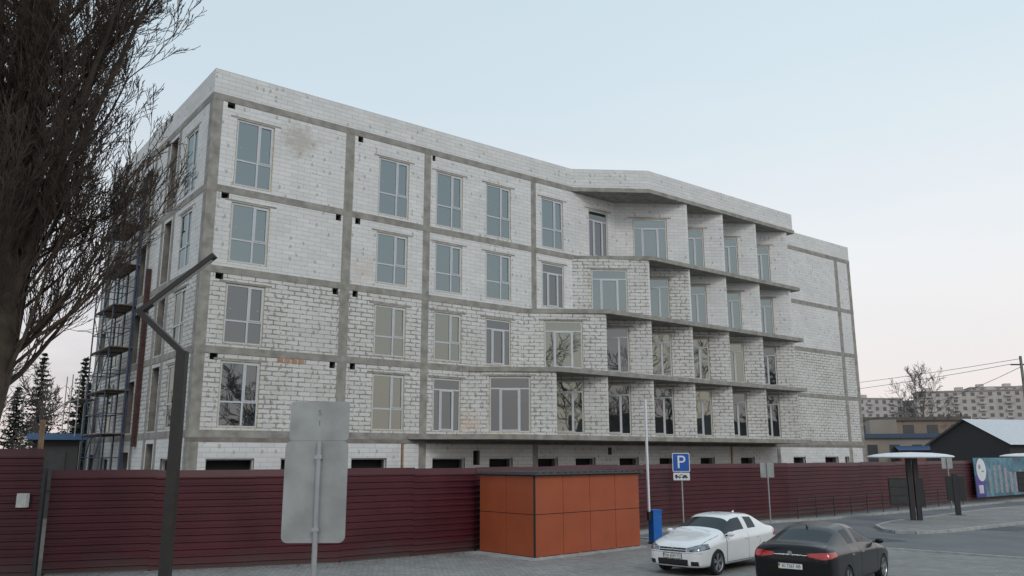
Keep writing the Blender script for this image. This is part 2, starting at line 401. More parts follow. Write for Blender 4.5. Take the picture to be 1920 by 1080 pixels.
for f in range(5):
    zb = Z[f] + (.1 if f else 0); zt = Z[f + 1] - .1
    if f: z0, z1 = wz[f - 1]
    ops = []
    for (b0, b1) in ((1.75, 3.55), (13.0, 14.6)):
        if f: ops.append((DEP - b1, DEP - b0, z0, z1, 'A', G2 if f < 3 else G1))
        else: ops.append((DEP - b1, DEP - b0, .3, 2.95, 'G'))
    ops.append((DEP - 5.95, DEP - 4.85, zb + .1, zt - .25, 'D'))
    ops.append((DEP - 10.4, DEP - 9.0, zb + .1, zt - .6, 'D'))
    ops.append((DEP - 17.3, DEP - 16.2, zb + .3, zt - .7, 'D'))
    wall((0, DEP), dl, DEP, zb, zt, sorted(ops), M_thin if (f >= 3 or f == 0) else M_thick)
wall((0, DEP), dl, DEP, Z[5] + .1, ZT, [], M_thin)
wall((LEN, 0), (0.0, 1.0), DEP, 0, ZT, [], M_thin); wall((LEN, DEP), (-1.0, 0.0), LEN, 0, ZT, [], M_thin)
for f in range(1, 6):
    z = Z[f]; p = .02
    trim.box(-p, LEN + p, -p, .3, z - .15, z + .15, M_conc); trim.box(-p, .3, .31, DEP, z - .15, z + .15, M_conc)
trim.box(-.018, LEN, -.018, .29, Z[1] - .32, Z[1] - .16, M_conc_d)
sl = [(10.1, 13.6, 1), (13.6, 17.3, 2), (17.2, 20.95, 3), (21.0, 24.6, 4), (20.85, 24.66, 5)]
for (a, c, f) in sl:
    z = Z[f]; e = 2.72 if f < 5 else 2.62
    slabs.prism([(a, .05), (a, -.06), (c, -e), (39.5, -e), (39.5, .05)], z - .125, z + .115, M_conc)
def pier(a0, a1, z0, z1, p=.012): trim.box(a0, a1, -p, .3, z0, z1, M_conc)
for f in range(5):
    z0 = Z[f] + (.15 if f else 0); z1 = Z[f + 1] - .15
    trim.box(-.012, .42, -.012, .42, z0, z1, M_conc)
    fe = ([LEN] + flat_end)[f]
    for (a0, a1) in ((6.32, 6.78), (10.72, 11.12), (17.75, 18.1)):
        if a1 < fe: pier(a0, a1, z0, z1)
    pier(50.8, LEN + .012, z0, z1); pier(48.9, 49.35, z0, z1); pier(39.6, 40, z0, z1)
    for b0, b1 in ((4.35, 4.7), (6.1, 6.5), (8.3, 8.7), (12.2, 12.5), (17.9, DEP + .01)):
        trim.box(-.012, .3, b0, b1, z0, z1, M_conc)
for i in range(4):
    trim.box(3.5 + i * .32, 3.78 + i * .32, -.006, .1, 7.02, 7.17, M_orange_br)
walls.obj('walls', bld); trim.obj('frame_and_lintels', bld); win.obj('windows', bld); slabs.obj('balcony_slabs', bld)
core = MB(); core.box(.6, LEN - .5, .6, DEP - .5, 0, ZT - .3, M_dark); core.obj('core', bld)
rb = MB(); rb.box(29, 29.7, -2.3, -1.9, ZT, ZT + .08, M_black); rb.box(26, 28, 2, 2.4, ZT, ZT + .06, M_conc); rb.obj('roof_offcuts', bld)
tb = MB()
M_wood = simple('timber', (0.30, 0.19, 0.11), 0.85, var=.3)
for s in (4.2, 9.1, 33.0): tb.box(s, s + .09, -1.2, -1.1, 0, 3.6, M_wood)
tb.obj('timber_props', bld)

# ------------------------------------------------------------------ scaffold
scf = empty('scaffolding', bld.location, bld.rotation_euler[2])
M_blue = simple('scaffold_paint', (0.05, 0.07, 0.11), 0.5, metal=.3, var=.3)
M_rust = simple('rust', (0.06, 0.024, 0.022), 0.8, var=.4)
M_wood2 = simple('weathered_board', (0.17, 0.13, 0.10), 0.9, var=.35)
sb = MB()
ys = (8.6, 10.6, 12.6); xs_ = (-.35, -1.35); ztop = 16.6
for y in ys:
    for x in xs_: sb.tube([(x, y, 0), (x, y, ztop)], .035, M_blue, 6)
lv = [2.0 + 2.05 * i for i in range(8)]
for z in lv[:-1]:
    for x in xs_:
        sb.tube([(x, ys[0], z), (x, ys[2], z)], .026, M_blue, 5); sb.tube([(x, ys[0], z + 1), (x, ys[2], z + 1)], .024, M_blue, 5)
    for y in ys: sb.tube([(xs_[0], y, z), (xs_[1], y, z)], .026, M_blue, 5); sb.tube([(xs_[0], y, z + 1), (xs_[1], y, z + 1)], .024, M_blue, 5)
for i, z in enumerate(lv[:-1]):
    a, b_ = (ys[0], ys[1]) if i % 2 else (ys[1], ys[0])
    sb.tube([(xs_[1], a, z), (xs_[1], b_, z + 2)], .022, M_blue, 5)
    a, b_ = (ys[1], ys[2]) if i % 2 else (ys[2], ys[1])
    sb.tube([(xs_[1], a, z), (xs_[1], b_, z + 2)], .022, M_blue, 5)
    for k in range(4):
        sb.box(xs_[1] - .05 + k * .27, xs_[1] + .19 + k * .27, ys[0] - .25 + random.uniform(-.1, .1), ys[2] + random.uniform(-.3, .3), z + .03, z + .08, M_wood2)
for (y0) in (14.6, 16.6, 18.2):
    for x in xs_: sb.tube([(x, y0, 0), (x, y0, 7.5)], .03, M_steel, 5)
for z in (2, 4, 6):
    for x in xs_: sb.tube([(x, 14.6, z), (x, 18.2, z)], .025, M_steel, 5)
    sb.box(-1.35, -.4, 14.5, 18.3, z + .03, z + .07, M_wood2)
sb.tube([(-.5, 8.4, 0), (-.5, 8.4, 16.8)], .06, M_blue, 8); sb.box(-.2, -.03, 7.55, 7.85, 3.5, 12, M_rust)
sb.obj('frame', scf)

# ------------------------------------------------------------------ ground
def ground_mat(name, c1, c2, scale, rough=.95, paver=None, bump=.3):
    m, nt, b, o = new_mat(name)
    tc = N(nt, 'ShaderNodeTexCoord')
    n1 = N(nt, 'ShaderNodeTexNoise', Scale=scale, Detail=8.0, Roughness=.6); nt.links.new(tc.outputs['Object'], n1.inputs['Vector'])
    n2 = N(nt, 'ShaderNodeTexNoise', Scale=60.0, Detail=3.0); nt.links.new(tc.outputs['Object'], n2.inputs['Vector'])
    r = ramp(nt, n1.outputs[0], [(.3, c1), (.7, c2)]); col = r.outputs[0]
    r2 = ramp(nt, n2.outputs[0], [(.3, .8), (.7, 1.15)]); col = mixc(nt, 1.0, col, r2.outputs[0], 'MULTIPLY')
    h = n2.outputs[0]
    if paver:
        br = nt.nodes.new('ShaderNodeTexBrick'); br.inputs['Scale'].default_value = 1; br.inputs['Brick Width'].default_value = paver[0]; br.inputs['Row Height'].default_value = paver[1]
        br.inputs['Mortar Size'].default_value = .008; br.inputs['Color1'].default_value = (.78, .78, .78, 1); br.inputs['Color2'].default_value = (1.1, 1.08, 1.06, 1); br.inputs['Mortar'].default_value = (.45, .44, .42, 1)
        mp = N(nt, 'ShaderNodeMapping'); mp.inputs['Rotation'].default_value = (0, 0, .65); nt.links.new(tc.outputs['Object'], mp.inputs[0]); nt.links.new(mp.outputs[0], br.inputs['Vector'])
        col = mixc(nt, 1.0, col, br.outputs['Color'], 'MULTIPLY')
    nt.links.new(col, b.inputs['Base Color']); b.inputs['Roughness'].default_value = rough
    bp = N(nt, 'ShaderNodeBump', Strength=bump, Distance=.01); nt.links.new(h, bp.inputs['Height']); nt.links.new(bp.outputs[0], b.inputs['Normal'])
    return m
MG = ground_mat('dirt', (.10, .09, .07), (.17, .155, .13), .3)
MP = ground_mat('pavers', (.24, .235, .23), (.34, .335, .325), .6, paver=(.2, .1))
MA = ground_mat('asphalt', (.12, .122, .127), (.19, .192, .195), .35, rough=.85)
MA2 = ground_mat('asphalt_old', (.08, .082, .087), (.12, .122, .126), .5)
MK = simple('kerb_stone', (.36, .36, .35), .9, var=.2, scale=3)
def sheet(name, poly, z, mat):
    m = MB(); m.face([(p[0], p[1], z) for p in poly], mat); return m.obj(name)
sheet('ground', [(-1500, -1500), (1500, -1500), (1500, 1500), (-1500, 1500)], 0, MG)
FP = [(-12.2, 22.3), (-5.0, 24.9), (-1.2, 27.9), (3.0, 33.2), (7.0, 37.6), (13.8, 42.2), (19.5, 47.0), (32.3, 57.8), (50, 72)]
sheet('road', [(-40, -20), (60, -20), (80, 60), (50, 71.8)] + [(p[0] + .1, p[1] - .1) for p in reversed(FP[1:-1])] + [(-12.2, 22.2), (-40, 18)], .004, MA)
pv = [(-40, 6), (-40, 17.8), (-20, 20.3), (-12.2, 22.2), (-5, 24.8), (-1.1, 27.8), (3.1, 33.0), (4.6, 32.0), (5.6, 30.6), (5.7, 28.6), (6.6, 27.6), (9.0, 28.6), (11.0, 28.6), (12.6, 27.6), (17.2, 23.2), (24, 6)]
sheet('pavement', pv, .012, MP)
def kerb(name, pts, w_=.14, h=.12, fill=None):
    m = MB()
    for i in range(len(pts) - 1):
        a, b_ = Vector((*pts[i], 0)), Vector((*pts[i + 1], 0)); L = (b_ - a).length; d = (b_ - a) / L
        n = Vector((-d.y, d.x, 0)); k = max(1, int(L / 1.0))
        for j in range(k):
            p = a + d * (L * j / k + .004); q = a + d * (L * (j + 1) / k - .004); hh = h + random.uniform(-.004, .004)
            c = [p - n * w_ / 2, q - n * w_ / 2, q + n * w_ / 2, p + n * w_ / 2]
            m.prism([(v.x, v.y) for v in c], .0, hh, MK)
    if fill: m.face([(p[0], p[1], h - .015) for p in pts[:-1]], fill)
    return m.obj(name)
kerb('kerb', [(3.1, 32.8), (4.6, 31.9), (5.6, 30.6), (5.7, 28.6), (6.6, 27.6), (9.0, 28.6), (11.0, 28.6), (12.6, 27.6), (17.2, 23.2), (24, 6)], h=.06)
isl = [(15.0, 34.3), (15.1, 33.6), (15.7, 33.2), (17.2, 33.7), (22.5, 37.6), (30, 42.6), (60, 62), (58, 66), (36, 53.5), (27, 47.5), (20.5, 41.5), (17, 38.3), (15.5, 36.2), (15.0, 34.3)]
kerb('traffic_island', isl, fill=MP)
strip = [(3.6, 33.2), (7.3, 36.9), (14.2, 41.2), (20.1, 45.9), (33, 56.7), (50, 71)]
m = MB()
for i in range(len(strip) - 1):
    a, b_ = strip[i], strip[i + 1]; n = Vector(((b_[1] - a[1]), -(b_[0] - a[0]))).normalized() * 0.9
    m.face([(a[0], a[1], .05 + i * .001), (a[0] + n.x, a[1] + n.y, .05 + i * .001), (b_[0] + n.x, b_[1] + n.y, .05 + i * .001), (b_[0], b_[1], .05 + i * .001)], MP)
m.obj('fence_side_pavement')
kerb('kerb', [(p[0] + .62, p[1] - .62) for p in strip], h=.1)
for (x, y, r) in ((10, 33, 1.6), (20, 36, 2.2), (8, 30.8, 1.0), (13, 31, 1.4)):
    sheet('road_patch', [(x + r * math.cos(t * .7) * random.uniform(.6, 1.3), y + r * .8 * math.sin(t * .7) * random.uniform(.6, 1.1)) for t in range(9)], .009 if x != 13 else .0105, MA2)
rnd = random.Random(4); m = MB(); M_leaf = simple('dead_leaves', (.16, .10, .05), .9, var=.5, scale=20)
for i in range(900):
    k_ = rnd.randrange(0, 6); t = rnd.random(); a, b_ = FP[k_], FP[k_ + 1]; o_ = abs(rnd.gauss(0, .5)) + .1
    x, y = a[0] + (b_[0] - a[0]) * t + o_ * .6, a[1] + (b_[1] - a[1]) * t - o_ * .75; s_ = rnd.uniform(.02, .05); q = rnd.uniform(0, 6)
    m.face([(x + s_ * math.cos(q + j * 2.1), y + s_ * math.sin(q + j * 2.1), (.07 if k_ > 2 else .022) + rnd.uniform(0, .02)) for j in range(3)], M_leaf)
m.obj('dead_leaf_litter')

# ------------------------------------------------------------------ fence
def fence_mat():
    m, nt, b, o = new_mat('maroon_sheet')
    tc = N(nt, 'ShaderNodeTexCoord'); n1 = N(nt, 'ShaderNodeTexNoise', Scale=.9, Detail=6.0); nt.links.new(tc.outputs['Object'], n1.inputs['Vector'])
    r = ramp(nt, n1.outputs[0], [(.3, (.055, .008, .013)), (.7, (.085, .014, .021))])
    sp = N(nt, 'ShaderNodeSeparateXYZ'); nt.links.new(tc.outputs['Object'], sp.inputs[0])
    dz = math_n(nt, 'ADD', sp.outputs[2], math_n(nt, 'MULTIPLY', math_n(nt, 'SUBTRACT', n1.outputs[0], .5), .8))
    dr = ramp(nt, dz, [(.0, .55), (.5, 0)])
    col = mixc(nt, dr.outputs[0], r.outputs[0], (.10, .075, .068))
    nt.links.new(col, b.inputs['Base Color']); b.inputs['Roughness'].default_value = .45
    return m
MF = fence_mat()
def fence(name, pts, h, seed):
    rnd = random.Random(seed); root = empty(name); m = MB(); per = .19
    segs = []
    for i in range(len(pts) - 1):
        a, b_ = Vector((*pts[i], 0)), Vector((*pts[i + 1], 0)); L = (b_ - a).length; k = max(1, round(L / 2.2))
        for j in range(k): segs.append((a + (b_ - a) * j / k, a + (b_ - a) * (j + 1) / k))
    for (a, b_) in segs:
        d = (b_ - a).normalized(); n = Vector((d.y, -d.x, 0)); off = rnd.uniform(0, .012); dz = rnd.uniform(-.02, .02)
        a2, b2 = a - d * .03, b_ + d * .03
        prof = []; z = 0.03
        while z < h - per * .9:
            prof += [(z, 0), (z + .10, 0), (z + .125, .035), (z + .165, .035)]; z += per
        prof.append((h, 0))
        for q in range(len(prof) - 1):
            (z0, o0), (z1, o1) = prof[q], prof[q + 1]
            p = [a2 + n * (o0 + off), b2 + n * (o0 + off), b2 + n * (o1 + off), a2 + n * (o1 + off)]
            m.face([(p[0].x, p[0].y, z0 + dz), (p[1].x, p[1].y, z0 + dz), (p[2].x, p[2].y, z1 + dz), (p[3].x, p[3].y, z1 + dz)], MF)
        c = a - n * .06
        m.box(c.x - .03, c.x + .03, c.y - .03, c.y + .03, 0, h - .03, M_black)
    m.obj('panels', root); return root
fence('metal_fence', FP, 2.66, 1)
fl = fence('metal_fence', [(-21, 19.9), (-12.35, 22.0)], 3.24, 2)
m = MB(); m.box(-12.32, -12.22, 21.98, 22.08, 0, 2.75, M_black); m.box(-12.75, -12.5, 21.7, 21.85, 1.75, 2.1, simple('white_box', (.6, .58, .55), .6))
m.box(-12.7, -12.6, 22.3, 22.4, 0, 4.0, M_wood); m.obj('gate_post', fl)

# ------------------------------------------------------------------ kiosk
ks = empty('orange_kiosk', (0.66, 25.37, 0), math.atan2(.67, .74))
MO = simple('orange_panel', (.35, .075, .026), .5, var=.09, scale=1.2); MDk = simple('dark_gap', (.02, .018, .017), .8)
MR = simple('roof_sheet', (.055, .057, .06), .5)
k = MB(); W_, D_, Hh = 4.9, 2.55, 2.42
k.box(.02, W_ - .02, .02, D_ - .02, .06, Hh, MDk)
g = .008
def panels(n_, L, rows, fn):
    for i in range(n_):
        for (z0, z1) in rows: fn(i * L / n_ + g, (i + 1) * L / n_ - g, z0, z1)
rows = ((.08, 1.28), (1.30, 2.42))
panels(4, W_, rows, lambda a, b_, z0, z1: k.box(a, b_, 0, .02, z0, z1, MO))
panels(2, D_, rows, lambda a, b_, z0, z1: k.box(0, .02, a + (.02 if a < .1 else 0), b_, z0, z1, MO))
panels(2, D_, rows, lambda a, b_, z0, z1: k.box(W_ - .02, W_, a + (.02 if a < .1 else 0), b_, z0, z1, MO))
k.box(-.012, .035, -.012, .035, .06, 2.42, MDk)
n_ = 34
for i in range(n_):
    a, b_ = -.1 + i * (W_ + .2) / n_, -.1 + (i + 1) * (W_ + .2) / n_
    z = 2.50 + (.035 if i % 2 else 0)
    k.box(a, b_, -.14, D_ + .1, 2.45 + .001 * (i % 2), z, MR)
k.box(-.06, W_ + .06, -.08, D_ + .06, 2.421, 2.449, MDk)
k.obj('cabin', ks)
k = MB(); k.prism([(-.5, -.25), (W_ + .1, -.2), (W_ + .1, D_), (-.6, D_)], .0, .06, MK)
for i in range(6): k.box(.2 + i * .85, .3 + i * .85, -.02, .1, .061, .079, M_wood)
k.obj('base_slab', ks)

# ------------------------------------------------------------------ sign backs, lamp, signs
rs = empty('traffic_sign', (-2.78, 12.0, 0), .03)
def rrect(m, cx, cz, w_, h_, r, y0, y1, mat, edge=None, seg=6):
    pts = []
    for (sx_, sz_, a0) in ((1, 1, 0), (-1, 1, 90), (-1, -1, 180), (1, -1, 270)):
        for i in range(seg + 1):
            t = math.radians(a0 + 90 * i / seg); pts.append((cx + sx_ * (w_ / 2 - r) + r * math.cos(t), cz + sz_ * (h_ / 2 - r) + r * math.sin(t)))
    n = len(pts)
    m.face([(p[0], y0, p[1]) for p in pts], mat); m.face([(p[0], y1, p[1]) for p in reversed(pts)], mat)
    for i in range(n):
        a, b_ = pts[i], pts[(i + 1) % n]; m.face([(a[0], y0, a[1]), (a[0], y1, a[1]), (b_[0], y1, b_[1]), (b_[0], y0, b_[1])], edge or mat)
M_signback = simple('sign_back', (.36, .37, .36), .5, metal=.35, var=.2, scale=2.0, bump=.1, bscale=8)
m = MB(); rrect(m, -.02, 3.515, .85, .56, .05, .06, .08, M_signback); rrect(m, -.045, 2.52, .90, 1.42, .09, .065, .085, M_signback)
m.tube([(0, 0, 0), (0, 0, 3.22)], .038, M_steel, 14)
for z in (3.0, 2.0): m.box(-.05, .05, -.045, .0645, z - .025, z + .025, M_steel)
m.obj('panels_and_post', rs)
M_mark = simple('pen_mark', (.2, .2, .2), .8)
text('scribble', 'S', .11, frameM((-.02, .058, 3.63), (1, 0, 0), (0, 0, 1)), M_mark, rs, .001)
text('scribble_2', '1', .11, frameM((-.02, .058, 3.48), (1, 0, 0), (0, 0, 1)), M_mark, rs, .001)

lamp = empty('street_lamp', (-5.46, 13.5, 0))
ML = simple('lamp_metal', (.035, .033, .03), .4, metal=.3)
def beam(m, p, q, w_, t, mat):
    p, q = Vector(p), Vector(q); d = (q - p).normalized(); s = Vector((0, 1, 0)); n = d.cross(s)
    c = []
    for e in (p, q):
        for (a, b_) in ((-1, -1), (1, -1), (1, 1), (-1, 1)): c.append(tuple(e + s * (a * w_) + n * (b_ * t)))
    for qd in ((0, 1, 2, 3), (7, 6, 5, 4), (0, 4, 5, 1), (1, 5, 6, 2), (2, 6, 7, 3), (3, 7, 4, 0)): m.face([c[i] for i in qd], mat)
m = MB(); m.box(-.082, .082, -.07, .07, 0, 4.72, ML)
beam(m, (.05, 0, 4.66), (-.80, 0, 5.42), .068, .048, ML); beam(m, (-.80, 0, 5.36), (.42, 0, 6.36), .066, .04, ML)
m.box(-.12, .12, -.12, .12, 0, .3, ML); m.obj('post_and_arms', lamp)
m = MB(); beam(m, (-.55, 0, 5.51), (.38, 0, 6.27), .04, .008, simple('led', (.5, .5, .48), .4)); m.obj('led_strip', lamp)

MBl = simple('sign_blue', (.012, .10, .42), .4, var=.05); MW = simple('sign_white', (.75, .76, .78), .45, var=.04)
ps = empty('parking_sign', (7.35, 36.5, 0), -.2)
m = MB(); m.tube([(0, 0, 0), (0, 0, 3.15)], .035, M_steel, 10)
rrect(m, 0, 2.74, .74, .80, .05, -.07, -.055, MW); rrect(m, 0, 2.74, .68, .74, .04, -.075, -.0705, MBl)
rrect(m, 0, 2.14, .70, .32, .03, -.07, -.055, MW)
m.box(-.27, -.02, -.076, -.071, 2.10, 2.13, M_black); m.box(-.27, -.17, -.076, -.071, 2.131, 2.21, M_black); m.box(.02, .26, -.076, -.071, 2.09, 2.14, M_black); m.box(.07, .21, -.076, -.071, 2.141, 2.20, M_black)
for cx in (-.22, -.08, .08, .2):
    rrect(m, cx, 2.085, .06, .06, .029, -.079, -.0765, M_black)
beam(m, (-.15, -.0735, 2.14), (.04, -.0735, 2.24), .002, .012, M_black)
m.obj('post_and_plates', ps)
text('letter_p', 'P', .78, frameM((0, -.078, 2.73), (1, 0, 0), (0, 0, 1)), MW, ps, .002)
def back_sign(loc, z, w_, h_, rz=0):
    e = empty('road_sign', loc, rz); m = MB(); m.tube([(0, 0, 0), (0, 0, z + h_ / 2)], .03, M_steel, 8)
    rrect(m, 0, z, w_, h_, .04, .04, .055, M_signback); m.obj('post_and_plate', e)
back_sign((11.55, 38.0, 0), 2.38, .62, .66); back_sign((24.3, 46.8, 0), 2.6, .6, .62)

bar = empty('barrier_gate', (5.0, 29.8, 0), .4)
MBb = simple('barrier_blue', (.01, .13, .45), .4)
m = MB(); m.box(-.17, .17, -.17, .17, 0, 1.12, MBb); m.box(-.19, .19, -.19, .19, 1.121, 1.17, MBb); m.box(-.2, .2, -.2, .2, 0, .05, M_black)
m.box(-.26, -.20, -.04, .04, .85, 5.0, MW); m.box(-.28, -.175, -.07, .07, .8, 1.1, M_black); m.obj('box_and_boom', bar)

M_pg = simple('panel_grey', (.05, .05, .052), .3)
def canopy_stand(loc, rz, full=True):
    e = empty('canopy_stand', loc, rz); m = MB()
    m.box(-.22, -.02, -.12, .12, 0, 2.93, M_black); m.box(.06, .26, -.12, .12, 0, 2.9, M_black); m.box(-.3, .34, -.2, .2, 0, .1, M_black)
    m.box(-1.05, -.24, -.08, .08, .75, 2.0, M_black); m.box(.27, .42, -.08, .08, .7, 2.0, M_black)
    for i in range(3): m.box(-1.0, -.29, -.09, -.081, .85 + i * .38, 1.15 + i * .38, M_pg)
    rings = []; R_ = 1.9
    for (r, z) in ((R_ * .96, 2.90), (R_, 2.95), (R_ * .97, 3.0), (R_ * .8, 3.07), (R_ * .5, 3.13), (.02, 3.16)):
        rings.append([(r * math.cos(t * math.pi / 16), .55 * r * math.sin(t * math.pi / 16), z) for t in range(32)])
    for a, b_ in zip(rings, rings[1:]):
        for i in range(32): j = (i + 1) % 32; m.face([a[i], a[j], b_[j], b_[i]], MW)
    m.face(list(reversed(rings[0])), MW)
    m.obj('stand', e); return e
canopy_stand((18.5, 38.9, 0), -.2); canopy_stand((33.0, 53.0, 0), -.3)
e = empty('information_totem', (22.2, 42.2, 0), -.3); m = MB()
m.box(-.12, .12, -.1, .1, 0, 2.1, M_black); m.box(-.42, -.13, -.07, .07, .8, 2.0, M_black); m.box(.13, .42, -.07, .07, .8, 2.0, M_black); m.box(-.3, .3, -.2, .2, 0, .12, M_black); m.obj('totem', e)

rl = empty('railing'); m = MB(); a, b_ = Vector((13.6, 40.4, .05)), Vector((27.5, 51.6, .05)); L = (b_ - a).length; d = (b_ - a) / L
kk = int(L / 1.5)
for i in range(kk + 1):
    p = a + d * (L * i / kk); m.tube([p, p + Vector((0, 0, .95))], .022, M_black, 6)
for z in (.9, .5): m.tube([a + Vector((0, 0, z)), b_ + Vector((0, 0, z))], .018, M_black, 5)
m.obj('rails', rl)

bb = empty('billboard_banner', (31.0, 56.3, 0), math.radians(39)); m = MB()
Mt = simple('teal_print', (.08, .20, .26), .5, var=.6, scale=1.3); Mpu = simple('purple_print', (.10, .07, .34), .5, var=.2); Mgy = simple('grey_mark', (.25, .27, .3), .5)
m.box(0, 9, .0, .04, .25, 2.85, Mt); m.box(0, 1.5, -.012, -.001, .25, 1.7, Mpu); m.box(.4, 1.1, -.02, -.013, .5, 1.05, MW)
def disc(m, cx, cz, r, y, mat): m.face([(cx + r * math.cos(t * math.pi / 16), y, cz + r * math.sin(t * math.pi / 16)) for t in range(32)], mat)
disc(m, 1.0, 2.05, .76, -.03, MW)
disc(m, .75, 2.25, .16, -.034, Mgy); m.box(1.05, 1.4, -.034, -.031, 1.9, 2.0, Mgy)
for i in range(7): m.box(2.1 + i * .9, 2.55 + i * .9, -.01, -.001, .45, 2.1 + .3 * math.sin(i), simple('print_%d' % i, (.22 + .03 * i, .28, .31), .5, var=.4))
m.obj('banner', bb)

# ------------------------------------------------------------------ trees
def bark_mat(name, c, v=.4):
    return simple(name, c, .95, var=v, scale=5, bump=.8, bscale=12)
M_bark = bark_mat('bark', (.065, .048, .036)); M_twig = bark_mat('twig', (.075, .052, .040)); M_bark2 = bark_mat('bark_grey', (.12, .10, .09))

def grow(m, p, d, L, r, lev, maxlev, rnd, cfg):
    segs = 6 if lev <= 1 else (4 if lev == 2 else 3)
    pts = [p.copy()]; rads = [r]; trop, wob = cfg['trop'][lev], cfg['wob'][lev]
    dd = d.copy(); dirs = [d]
    for i in range(segs):
        dd = (dd + Vector((rnd.gauss(0, wob), rnd.gauss(0, wob), rnd.gauss(0, wob))) + Vector((0, 0, trop))).normalized()
        pts.append(pts[-1] + dd * (L / segs)); rads.append(max(cfg['rmin'], r * (1 - .82 * (i + 1) / segs))); dirs.append(dd)
    m.tube(pts, rads, cfg['mat'] if lev < 2 else cfg['mat2'], sides=[10, 6, 4, 3, 3][lev], cap=False)
    if lev >= maxlev: return
    nc = cfg['n'][lev]
    for c in range(nc):
        t = cfg['t0'][lev] + (1 - cfg['t0'][lev]) * (c + rnd.random()) / nc
        x = t * segs; i = min(segs - 1, int(x)); q = pts[i].lerp(pts[i + 1], x - i); rr = rads[i] + (rads[i + 1] - rads[i]) * (x - i)
        ax = dirs[i + 1]; rv = Vector((rnd.gauss(0, 1), rnd.gauss(0, 1), rnd.gauss(0, 1))); side = (rv - ax * rv.dot(ax)).normalized()
        ang = cfg['ang'][lev] * rnd.uniform(.7, 1.25)
        nd = (ax * math.cos(ang) + side * math.sin(ang)).normalized()
        grow(m, q, nd, L * cfg['lr'][lev] * rnd.uniform(.6, 1.2) * (1.15 - .5 * t), max(cfg['rmin'], rr * cfg['rr'][lev]), lev + 1, maxlev, rnd, cfg)

rnd = random.Random(11); big = MB()
cfgL = dict(trop=[0, .17, .17, .14, .10], wob=[.03, .07, .08, .09, .10], rmin=.0055, mat=M_bark, mat2=M_twig, n=[0, 11, 7, 4, 0], t0=[0, .15, .12, .15, 0], ang=[.6, .5, .5, .5, .5], lr=[.3, .42, .5, .5, .5], rr=[.3, .45, .5, .6, .6])
tr = [(-9.55, 14, 0), (-9.5, 14, 1.5), (-9.35, 14, 3), (-9.1, 14, 4.6), (-8.95, 14, 6.5), (-8.9, 14, 9), (-8.9, 14, 12), (-8.8, 14.1, 15)]
big.tube(tr, [.75, .6, .52, .5, .46, .36, .24, .1], M_bark, 16)
stems = [((-9.0, 13.9, 5.2), (.10, -.1, 1), 9, .2), ((-9.1, 14.1, 4.8), (-.14, .1, 1), 9, .22), ((-8.8, 14.2, 6.2), (.17, .15, 1), 8, .13), ((-9.0, 13.8, 4.2), (-.02, -.16, 1), 8, .16), ((-8.9, 13.9, 4.4), (.24, -.02, 1), 8.5, .11), ((-8.8, 14, 5.4), (.3, .1, 1), 8, .09)]
for (p, d, L, r) in stems:
    c2 = dict(cfgL); c2['n'] = [14, 8, 6, 3, 0]; c2['t0'] = [.1, .15, .15, .2, 0]; c2['lr'] = [.32, .42, .5, .5, .5]; c2['trop'] = [.02, .18, .16, .12, .08]; c2['ang'] = [.65, .5, .5, .5, .5]
    grow(big, Vector(p), Vector(d).normalized(), L, r, 0, 4, rnd, c2)
NL = 84
for i in range(NL):
    z = 3.7 + (i / NL) * 9.0; a = rnd.uniform(0, 6.28)
    p = Vector((-9.0, 14, z)); el_ = rnd.uniform(.45, 1.0)
    d = Vector((math.cos(a) * math.cos(el_), math.sin(a) * math.cos(el_), math.sin(el_)))
    grow(big, p + d * .3, d, rnd.uniform(2.2, 4.0), rnd.uniform(.025, .06), 1, 4, rnd, cfgL)
big.obj('bare_poplar_tree', smooth=True)

def bare_tree(loc, h, seed, dense=(9, 7, 5), r=None, name='bare_tree', rmin=.012, mat=None, ang=.8):
    rnd = random.Random(seed); m = MB(); mt = mat or M_bark2
    cfg = dict(trop=[.02, .08, .08, .06, .05], wob=[.05, .12, .14, .15, .1], rmin=rmin, mat=mt, mat2=mt, n=[dense[0], dense[1], dense[2], 0, 0], t0=[.25, .2, .15, .2, 0], ang=[ang, .7, .7, .6, .5], lr=[.5, .5, .5, .5, .5], rr=[.45, .5, .55, .6, .6])
    grow(m, Vector((0, 0, 0)), Vector((0, 0, 1)), h, r or h * .02, 0, 3, rnd, cfg)
    return m.obj(name, smooth=True, M=Matrix.Translation(Vector(loc)))
bare_tree((58, 118, 0), 12.5, 3, (18, 10, 7), rmin=.022, ang=1.0)
bare_tree((-38, 62, 0), 9, 5, (14, 8, 5), rmin=.02); bare_tree((-33, 50, 0), 6, 15, (14, 8, 5), rmin=.015, ang=1.0); bare_tree((-29.5, 52, 0), 7, 16, (14, 8, 5), rmin=.015, ang=.9)
for i, (x, y, h) in enumerate(((22, -14, 15), (30, -22, 17), (38, -10, 13), (16, -25, 16), (48, -18, 15), (46, 2, 11), (52, 8, 10), (58, -2, 13), (27, -32, 16))):
    bare_tree((x, y, 0), h, 30 + i, (14, 9, 5), rmin=.03, mat=M_bark)
hb = empty('reflection_house', (40, -45, 0), .2); m = MB(); Mh = simple('house_wall', (.25, .2, .16), .9); Mrf = simple('house_roof', (.07, .05, .045), .8)  # unseen house added behind the camera for dark reflections in the windows
m.box(-22, 22, -5, 5, 0, 6, Mh); m.face([(-22.5, -5.5, 6), (22.5, -5.5, 6), (22.5, 0, 9.5), (-22.5, 0, 9.5)], Mrf); m.face([(22.5, 5.5, 6), (-22.5, 5.5, 6), (-22.5, 0, 9.5), (22.5, 0, 9.5)], Mrf)
for i in range(10): m.box(-20 + i * 4.2, -18.4 + i * 4.2, 5, 5.05, 2, 4, M_dark)
m.obj('house', hb)

